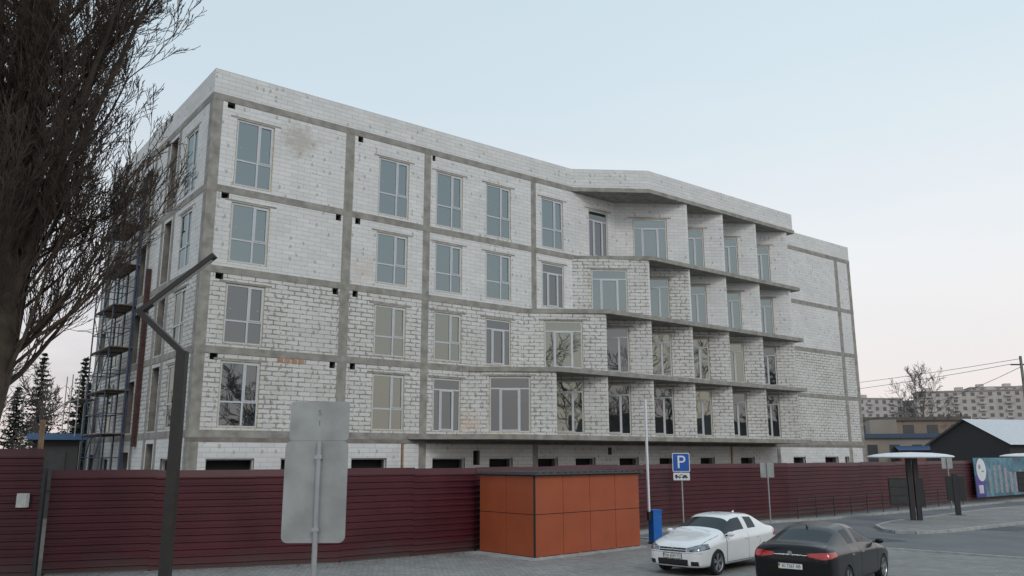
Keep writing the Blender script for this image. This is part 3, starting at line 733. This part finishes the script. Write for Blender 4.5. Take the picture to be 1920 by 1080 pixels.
M_need = simple('needles', (.022, .036, .024), .9, var=.5, scale=1.5)
def conifer(loc, h, seed):
    rnd = random.Random(seed); m = MB(); m.tube([(0, 0, 0), (0, 0, h * .95)], [h * .018, .02], M_bark, 6)
    z = h * .1
    while z < h * .98:
        R_ = (1 - z / h) * h * .27 + .12
        for b_ in range(11):
            a = rnd.uniform(0, 6.28); L = R_ * rnd.uniform(.55, 1.15); dr = rnd.uniform(.05, .45)
            k = max(3, int(L / .16))
            for i in range(k):
                t = (i + .6) / k; c = Vector((math.cos(a) * L * t, math.sin(a) * L * t, z - dr * L * t + .25 * L * t * t))
                for q in range(3):
                    s_ = rnd.uniform(.12, .28) * (1.2 - .5 * t); n1 = Vector((rnd.gauss(0, 1), rnd.gauss(0, 1), rnd.gauss(-.4, .5))).normalized() * s_; n2 = Vector((rnd.gauss(0, 1), rnd.gauss(0, 1), rnd.gauss(0, .6))).normalized() * s_ * .5
                    m.face([c - n2, c + n1, c + n2], M_need)
        z += h * .028
    return m.obj('conifer_tree', M=Matrix.Translation(Vector(loc)))
conifer((-34.4, 60, 0), 10.8, 1); conifer((-31.3, 60, 0), 10.4, 2); conifer((-37.8, 63, 0), 8.5, 4); conifer((-34.0, 66, 0), 9.0, 5)

def scrub(name, x0, x1, y0, y1, h, n, mat, seed, sz=.9):
    rnd = random.Random(seed); m = MB()
    for i in range(n):
        x = rnd.uniform(x0, x1); y = y0 + (y1 - y0) * (x - x0) / (x1 - x0) + rnd.uniform(-6, 6)
        hh = h * (.55 + .6 * abs(noise.noise(Vector((x * .06, seed, 0))))) * rnd.random() ** .6 + .3
        c = Vector((x, y, hh)); a = Vector((rnd.gauss(0, 1), rnd.gauss(0, 1), rnd.gauss(0, 1.2))).normalized() * sz * rnd.uniform(.5, 1.3); b_ = Vector((rnd.gauss(0, 1), rnd.gauss(0, 1), rnd.gauss(0, 1))).normalized() * sz * .5
        m.face([c - b_, c + a, c + b_], mat)
    return m.obj(name)
M_scr = simple('bare_scrub', (.12, .10, .085), .95, var=.4, scale=.3)
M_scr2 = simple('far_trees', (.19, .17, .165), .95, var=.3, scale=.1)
scrub('distant_tree_line', 60, 200, 175, 190, 9, 9000, M_scr, 3, 1.0)
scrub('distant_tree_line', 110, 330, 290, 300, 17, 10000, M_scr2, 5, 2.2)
scrub('distant_tree_line', -75, -30, 75, 78, 5, 4000, M_scr, 7, .6)

# ------------------------------------------------------------------ background buildings
def block(name, loc, rz, w_, d_, h, wallc, rows, cols, roof='flat', rc=(.12, .11, .1), wf=(.06, .065, .07)):
    e = empty(name, loc, rz); m = MB(); mw = simple(name + '_wall', wallc, .9, var=.12, scale=.3); mg = simple(name + '_win', wf, .25); mr = simple(name + '_roof', rc, .85)
    m.box(-w_ / 2, w_ / 2, 0, d_, 0, h, mw)
    for r in range(rows):
        for c in range(cols):
            x = -w_ / 2 + (c + .5) * w_ / cols; z = h * (r + .35) / rows; ww = w_ / cols * .22; hh = h / rows * .25
            m.box(x - ww, x + ww, -.08, .1, z, z + 2 * hh, mg)
            if c % 3 == 1 and rows > 3: m.box(x - ww * 1.8, x + ww * 1.8, -.9, -.09, z - hh * .6, z + hh * .5, mw)
    if roof == 'flat':
        m.box(-w_ / 2 - .3, w_ / 2 + .3, -.3, d_ + .3, h, h + .5, mr)
        for i in range(max(1, int(w_ / 12))): m.box(-w_ / 2 + 4 + i * 12, -w_ / 2 + 7 + i * 12, d_ * .3, d_ * .6, h + .5, h + 2.2, mw)
    else:
        rh = roof
        m.face([(-w_ / 2 - .4, -.5, h), (w_ / 2 + .4, -.5, h), (w_ / 2 + .4, d_ / 2, h + rh), (-w_ / 2 - .4, d_ / 2, h + rh)], mr)
        m.face([(w_ / 2 + .4, d_ + .5, h), (-w_ / 2 - .4, d_ + .5, h), (-w_ / 2 - .4, d_ / 2, h + rh), (w_ / 2 + .4, d_ / 2, h + rh)], mr)
        for x in (-w_ / 2, w_ / 2): m.face([(x, 0, h), (x, d_, h), (x, d_ / 2, h + rh)], mw)
    m.obj('body', e); return e
hz = (.16, .155, .16)
block('apartment_block', (205, 350, 0), -.35, 60, 14, 30, (.52, .48, .45), 10, 18, rc=(.35, .32, .31), wf=hz)
block('apartment_block', (240, 340, 0), .3, 40, 14, 33, (.50, .47, .45), 11, 12, rc=(.35, .32, .31), wf=hz)
block('apartment_block', (262, 400, 0), -.3, 70, 14, 36, (.54, .50, .48), 11, 20, rc=(.35, .32, .31), wf=hz)
block('apartment_block', (160, 370, 0), .2, 34, 14, 28, (.48, .45, .44), 9, 9, rc=(.35, .32, .31), wf=hz)
block('apartment_block', (181, 372, 0), -.4, 26, 14, 27, (.44, .42, .41), 9, 8, rc=(.3, .28, .28), wf=hz)
block('brick_shed', (52, 116, 0), -.15, 22, 9, 7.8, (.26, .20, .165), 2, 7)
block('low_building', (44, 96, 0), -.2, 12, 8, 5.0, (.30, .26, .22), 1, 5, rc=(.07, .10, .15))
block('blue_roof_shed', (47, 94, 0), -.2, 6, 5, 3.6, (.25, .12, .10), 1, 3, roof=.8, rc=(.05, .10, .20))
e = empty('gabled_hall', (45.3, 83, 0), -1.22); m = MB(); mdw = simple('hall_wall', (.035, .035, .037), .7); mrw = simple('hall_roof', (.55, .56, .58), .5)
m.box(-4.6, 4.6, 0, 26, 0, 4.2, mdw); m.face([(-4.6, 0, 4.2), (4.6, 0, 4.2), (0, 0, 6.5)], mdw)
m.face([(-5.1, -.4, 4.0), (0, -.4, 6.6), (0, 26.5, 6.6), (-5.1, 26.5, 4.0)], mrw); m.face([(0, -.4, 6.6), (5.1, -.4, 4.0), (5.1, 26.5, 4.0), (0, 26.5, 6.6)], mrw)
m.obj('hall', e)
block('shed', (-23.5, 43, 0), .5, 2.0, 2.0, 3.9, (.06, .06, .06), 1, 1, roof=.35, rc=(.03, .08, .16))
up = empty('utility_pole', (38.6, 62, 0)); m = MB(); m.tube([(0, 0, 0), (0, 0, 10.4)], [.16, .1], M_conc_d, 8); m.box(-.8, .8, -.05, .05, 9.7, 9.8, M_black)
for (p, q, sg) in (((0, 0, 10.2), (-12, 48, 11), .5), ((-.7, 0, 9.8), (-13, 40, 9.6), .5), ((0, 0, 9.6), (-13.5, 10, 5.4), 1.0), ((.7, 0, 9.8), (40, -30, 10), .6)):
    p, q = Vector(p), Vector(q); m.tube([p.lerp(q, t / 10) - Vector((0, 0, sg * 4 * (t / 10) * (1 - t / 10))) for t in range(11)], .018, M_black, 4)
m.obj('pole_and_wires', up)

# ------------------------------------------------------------------ cars
def car_paint(name, col, rough=.25, var=.04, coat=1.0):
    m, nt, b, o = new_mat(name); b.inputs['Roughness'].default_value = rough
    b.inputs['Coat Weight'].default_value = coat; b.inputs['Coat Roughness'].default_value = .03
    tc = N(nt, 'ShaderNodeTexCoord'); nz = N(nt, 'ShaderNodeTexNoise', Scale=3.0, Detail=5.0); nt.links.new(tc.outputs['Object'], nz.inputs['Vector'])
    r = ramp(nt, nz.outputs[0], [(.3, [c * (1 - var) for c in col]), (.7, [min(1, c * 1.02) for c in col])]); nt.links.new(r.outputs[0], b.inputs['Base Color'])
    return m
M_cglass = glass_mat('car_glass', .06, tint=(.8, .86, .9), dark=(.008, .009, .01), wob=0.0)
M_tyre = simple('tyre', (.018, .018, .019), .85); M_rim = simple('alloy', (.45, .46, .48), .3, metal=.8, var=.05)
M_trim = simple('black_trim', (.015, .015, .016), .45); M_head = simple('headlight', (.20, .215, .24), .1, metal=.7, var=.7, scale=9, coat=1.0); M_tail = simple('taillight', (.42, .012, .012), .15, var=.2, scale=12, coat=1.0)
M_chrome = simple('chrome', (.7, .71, .73), .12, metal=1.0, var=.03); M_plate = simple('plate', (.75, .75, .73), .5, var=.03); M_ptxt = simple('plate_text', (.02, .02, .02), .6); M_gapl = simple('panel_gap', (.08, .08, .08), .9); M_gapb = simple('panel_gap_black', (.002, .002, .002), .9)
M_pblue = simple('plate_blue', (.02, .1, .45), .5); M_pyel = simple('plate_yellow', (.8, .6, .05), .5)

def car(name, loc, heading, L, W, Hc, paint, plate_front, plate_rear, style):
    root = empty(name, loc, heading); sx_ = L / 4.38; sy_ = W / 1.70; sz_ = Hc / 1.46
    if style == 'a':
        S = [(2.19, .50, .32, .52, .46, .56, .30, .60, .61), (2.16, .64, .24, .60, .58, .665, .34, .70, .71), (2.08, .745, .20, .66, .68, .735, .40, .775, .785), (1.90, .81, .18, .72, .735, .80, .46, .85, .86), (1.60, .84, .18, .79, .755, .865, .50, .92, .935),
             (1.22, .85, .18, .855, .765, .93, .60, .98, 1.0), (1.08, .85, .18, .87, .77, .95, .70, .995, 1.045), (.98, .85, .18, .875, .77, .96, .725, 1.03, 1.10), (.26, .85, .18, .90, .775, .985, .60, 1.37, 1.425), (.14, .85, .18, .90, .775, .985, .595, 1.395, 1.45),
             (-.30, .85, .18, .91, .775, .995, .60, 1.425, 1.475), (-.38, .85, .18, .91, .775, .995, .60, 1.425, 1.475), (-1.02, .85, .18, .925, .77, 1.01, .585, 1.385, 1.44), (-1.16, .85, .18, .925, .765, 1.015, .575, 1.36, 1.415),
             (-1.70, .84, .20, .94, .74, 1.04, .66, 1.085, 1.11), (-1.80, .835, .21, .94, .735, 1.045, .50, 1.09, 1.10), (-2.05, .80, .23, .93, .70, 1.04, .44, 1.085, 1.095), (-2.14, .76, .27, .89, .66, 1.0, .40, 1.045, 1.055), (-2.19, .66, .34, .76, .58, .82, .34, .84, .85)]
    else:
        S = [(2.19, .50, .32, .50, .46, .54, .30, .58, .59), (2.16, .64, .24, .57, .58, .63, .34, .66, .67), (2.08, .745, .20, .63, .68, .70, .40, .735, .745), (1.90, .81, .18, .69, .735, .77, .46, .81, .82), (1.60, .84, .18, .76, .755, .83, .50, .88, .895),
             (1.18, .85, .18, .83, .765, .895, .60, .94, .96), (1.02, .85, .18, .85, .77, .915, .70, .955, 1.0), (.92, .85, .18, .855, .77, .925, .725, .99, 1.06), (.12, .85, .18, .89, .775, .96, .585, 1.36, 1.41), (.0, .85, .18, .89, .775, .96, .58, 1.385, 1.44),
             (-.34, .85, .18, .90, .775, .965, .585, 1.42, 1.475), (-.41, .85, .18, .90, .775, .97, .585, 1.42, 1.475), (-.98, .855, .18, .93, .77, .995, .56, 1.37, 1.43), (-1.10, .855, .18, .935, .765, 1.0, .55, 1.34, 1.40),
             (-1.78, .84, .20, .95, .73, 1.045, .64, 1.09, 1.11), (-1.87, .835, .21, .95, .72, 1.055, .50, 1.095, 1.11), (-2.07, .80, .23, .94, .69, 1.055, .44, 1.10, 1.115), (-2.14, .76, .27, .89, .65, .99, .40, 1.03, 1.04), (-2.19, .67, .34, .76, .58, .82, .34, .84, .85)]
    rows = []
    for (x, hw, zb, zs, y1, z1, y2, z2, zc) in S:
        zm = (zb + zs) / 2
        half = [(0, zb), (hw * .6, zb), (hw * .94, zb + .02), (hw * .985, zb + .14), (hw * .985, zm), (hw * 1.0, zs - .06), (hw * .965, zs), (y1, z1), (y2, z2), (y2 * .55, z2 + (zc - z2) * .75), (0, zc)]
        ring = half + [(-a, b_) for (a, b_) in reversed(half[1:-1])]
        rows.append([(x * sx_, a * sy_, b_ * sz_) for (a, b_) in ring])
    nR = len(rows[0]); v = [p for r_ in rows for p in r_]; f = []; mi = []
    for i in range(len(rows) - 1):
        for j in range(nR):
            j2 = (j + 1) % nR; f.append((i * nR + j, i * nR + j2, (i + 1) * nR + j2, (i + 1) * nR + j)[::-1])
            jj = j if j < 10 else nR - 1 - j
            mi.append(1 if (jj == 7 and i in (7, 8, 9, 11)) or (jj in (8, 9) and i in (7, 13)) else 0)
    f.append(tuple(range(nR))); mi.append(0); k0 = (len(rows) - 1) * nR; f.append(tuple(reversed(range(k0, k0 + nR)))); mi.append(0)
    me = bpy.data.meshes.new('body_base'); me.from_pydata(v, [], f); me.polygons.foreach_set('material_index', mi)
    for q in (paint, M_cglass, M_trim, M_head, M_tail, M_chrome, M_gapl if style == 'a' else M_gapb): me.materials.append(q)
    tmp = bpy.data.objects.new('tmp', me); COL.objects.link(tmp)
    md = tmp.modifiers.new('s', 'SUBSURF'); md.levels = 4; md.render_levels = 4
    dg = bpy.context.evaluated_depsgraph_get(); me2 = bpy.data.meshes.new_from_object(tmp.evaluated_get(dg)); bpy.data.objects.remove(tmp)
    bm = bmesh.new(); bm.from_mesh(me2); bm.normal_update()
    ax_f, ax_r, wr = 1.34 * sx_, -1.24 * sx_, .345 * sz_
    kill = []
    def inpoly(px, py, poly):
        c = False; n_ = len(poly)
        for a in range(n_):
            (x0, y0), (x1, y1) = poly[a], poly[a - 1]
            if (y0 > py) != (y1 > py) and px < (x1 - x0) * (py - y0) / (y1 - y0) + x0: c = not c
        return c
    if style == 'a': hl = [(.40, .60), (.40, .70), (.66, .785), (.90, .82), (.90, .70), (.70, .615)]; tl = [(.50, .80), (.50, .93), (.90, .95), (.90, .78)]
    else: hl = [(.42, .60), (.42, .68), (.66, .75), (.90, .77), (.90, .68), (.70, .60)]; tl = [(.36, .86), (.34, .93), (.62, .96), (.90, .97), (.90, .87), (.66, .82)]
    for fc in bm.faces:
        c = fc.calc_center_median(); x, y, z = c.x / sx_, c.y / sy_, c.z / sz_; ay = abs(y)
        dead = False
        for ax in (ax_f, ax_r):
            if ay > .55 and math.hypot(c.x - ax, c.z - .30 * sz_) < wr and c.z < .75: dead = True
        if dead: kill.append(fc); continue
        if fc.material_index != 0: continue
        mi_ = 0
        if z < .225: mi_ = 2
        elif x > 1.70 and inpoly(ay, z, hl): mi_ = 3
        elif x > 2.02 and ay <= .39 and .60 < z < .70: mi_ = 5 if .643 < z < .655 else 2
        elif x > 2.0 and .26 < z < .42 and ay < .44: mi_ = 2
        elif x > 1.95 and .27 < z < .38 and .52 < ay < .70: mi_ = 2
        elif x < -1.84 and inpoly(ay, z, tl): mi_ = 4
        elif x < -2.0 and style == 'b' and .885 < z < .90 and ay <= .34: mi_ = 5
        elif x < -1.95 and z < .35: mi_ = 2
        elif x < -2.0 and abs(z - .70) < .006 and ay < .5: mi_ = 6
        elif x > 2.0 and abs(z - .575) < .005: mi_ = 6
        elif ay > .70 and .28 < z < .97 and (abs(x - .86) < .007 or abs(x + .34) < .007 or abs(x + 1.02 + max(0, .75 - z) * -.35) < .007): mi_ = 6
        elif ay > .74 and abs(z - .28) < .006 and -.9 < x < .86: mi_ = 6
        elif 1.1 < x < 2.02 and abs(ay - .73 + (x - 1.1) * .05) < .007 and z > .7: mi_ = 6
        elif x < -1.80 and abs(ay - .66) < .006 and z > .97: mi_ = 6
        fc.material_index = mi_
    bmesh.ops.delete(bm, geom=kill, context='FACES')
    bm.to_mesh(me2); bm.free()
    me2.polygons.foreach_set('use_smooth', [True] * len(me2.polygons))
    bo = bpy.data.objects.new('body', me2); COL.objects.link(bo); bo.parent = root
    d = MB(); d.box(-1.95 * sx_, 1.9 * sx_, -.56 * sy_, .56 * sy_, .24, .60, M_trim)
    wy = .755 * sy_; R_ = .315 * sz_
    for ax in (ax_f, ax_r):
        for sd_ in (-1, 1):
            seg = 20
            for i in range(seg):
                a0, a1 = -.3 + (math.pi + .6) * i / seg, -.3 + (math.pi + .6) * (i + 1) / seg; q = wr + .004
                p = [(ax + q * math.cos(a0), .30 * sz_ + q * math.sin(a0)), (ax + q * math.cos(a1), .30 * sz_ + q * math.sin(a1))]
                d.face([(p[0][0], sd_ * .55 * sy_, p[0][1]), (p[1][0], sd_ * .55 * sy_, p[1][1]), (p[1][0], sd_ * .832 * sy_, p[1][1]), (p[0][0], sd_ * .832 * sy_, p[0][1])], M_trim)
            sgn = sd_; ns = 32; cy = sd_ * wy
            def ringp(r, yy): return [(ax + r * math.cos(2 * math.pi * t / ns), cy + sgn * yy, R_ + r * math.sin(2 * math.pi * t / ns)) for t in range(ns)]
            for (r0, y0, r1, y1, mt) in ((R_ * .69, .07, R_ * .72, .085, M_rim), (R_ * .72, .085, R_ * .93, .09, M_tyre), (R_ * .93, .09, R_, .06, M_tyre), (R_, .06, R_, -.09, M_tyre), (R_ * .69, .07, R_ * .66, -.02, M_rim), (R_ * .66, -.02, .001, -.02, M_trim), (R_, -.09, .01, -.1, M_trim)):
                A, B = ringp(r0, y0), ringp(r1, y1)
                for t in range(ns): t2 = (t + 1) % ns; d.face([A[t], A[t2], B[t2], B[t]], mt)
            for sp_ in range(5):
                a = 2 * math.pi * sp_ / 5 + .3
                for da in (-.17, .17):
                    p0 = Vector((ax + R_ * .1 * math.cos(a), cy + sgn * .05, R_ + R_ * .1 * math.sin(a))); p1 = Vector((ax + R_ * .70 * math.cos(a + da), cy + sgn * .06, R_ + R_ * .70 * math.sin(a + da)))
                    beam(d, p0, p1, .012, .02, M_rim)
            d.face(ringp(R_ * .17, .066), M_rim)
    for sd_ in (-1, 1):
        cx, cy, cz = .80 * sx_, sd_ * .92 * sy_, .985 * sz_
        rr = [[(cx + .075 * math.cos(u_) * math.sin(v_), cy + .10 * math.cos(v_), cz + .065 * math.sin(u_) * math.sin(v_)) for u_ in [2 * math.pi * k_ / 12 for k_ in range(12)]] for v_ in [math.pi * (q + .2) / 8.4 for q in range(9)]]
        for A, B in zip(rr, rr[1:]):
            for t in range(12): t2 = (t + 1) % 12; d.face([A[t], A[t2], B[t2], B[t]], paint)
        d.box(cx - .03, cx + .03, min(sd_ * .78, sd_ * .88) * sy_, max(sd_ * .78, sd_ * .88) * sy_, cz - .05, cz - .02, M_trim)
        for hx in (-.22, -.90): d.box(hx * sx_ - .09, hx * sx_ + .09, min(sd_ * .835, sd_ * .862) * sy_, max(sd_ * .835, sd_ * .862) * sy_, .82 * sz_, .84 * sz_, M_chrome if style == 'b' else paint)
    zr = 1.425 * sz_
    for sg in (-1, 1): d.face([(-.98 * sx_, 0, zr), (-1.12 * sx_, 0, zr + .055), (-1.13 * sx_, sg * .02, zr - .04)], paint)
    beam(d, (1.06 * sx_, .45, 1.045 * sz_), (.94 * sx_, -.05, 1.11 * sz_), .01, .006, M_trim); beam(d, (1.06 * sx_, -.1, 1.055 * sz_), (.94 * sx_, -.55, 1.09 * sz_), .01, .006, M_trim)
    xf, xr = 2.185 * sx_, -2.195 * sx_
    zf = .44 * sz_; pz = (.40 if style == 'a' else .60) * sz_
    for (X, s_, z_) in ((xf, 1, zf), (xr, -1, pz)):
        def bx(a, b_, y0, y1, z0, z1, mt): d.box(min(X + s_ * a, X + s_ * b_), max(X + s_ * a, X + s_ * b_), y0, y1, z0, z1, mt)
        bx(-.05, .010, -.275, .275, z_ - .012, z_ + .122, M_trim); bx(-.03, .013, -.26, .26, z_, z_ + .11, M_plate)
        yy = -s_ * .2415
        bx(.005, .0145, yy - .0165, yy + .0165, z_ + .01, z_ + .054, M_pyel); bx(.005, .0145, yy - .0165, yy + .0165, z_ + .056, z_ + .10, M_pblue)
    for (x_, z_, s_) in ((2.15 * sx_, .65 * sz_, 1), (-2.165 * sx_, .93 * sz_, -1)):
        ns = 18; A = [(x_, .05 * math.cos(t * 2 * math.pi / ns), z_ + .045 * math.sin(t * 2 * math.pi / ns)) for t in range(ns)]; B = [(p[0] + s_ * .03, p[1], p[2]) for p in A]
        for t in range(ns): t2 = (t + 1) % ns; d.face([A[t], A[t2], B[t2], B[t]], M_chrome)
        d.face(B, M_chrome)
    d.obj('wheels_and_details', root)
    text('plate_front_text', plate_front, .105, frameM((xf + .0145, .02, zf + .055), (0, 1, 0), (0, 0, 1)), M_ptxt, root, .001, sx=.82)
    text('plate_rear_text', plate_rear, .105, frameM((xr - .0145, -.02, pz + .055), (0, -1, 0), (0, 0, 1)), M_ptxt, root, .001, sx=.82)
    return root
P_white = car_paint('white_paint', (.80, .80, .80)); P_black = car_paint('black_paint', (.004, .004, .005), .3, coat=.35); P_black.node_tree.nodes['Principled BSDF'].inputs['Specular IOR Level'].default_value = .3
car('parked_car', (5.60, 23.6, .012), math.atan2(-.731, -.682), 4.38, 1.70, 1.45, P_white, 'AA 6524 YO', 'AA 6524 YO', 'a')
car('parked_car', (7.51, 20.49, .012), math.atan2(.788, .616), 4.85, 1.84, 1.46, P_black, 'KI 7367 AB', 'KI 7367 AB', 'b')
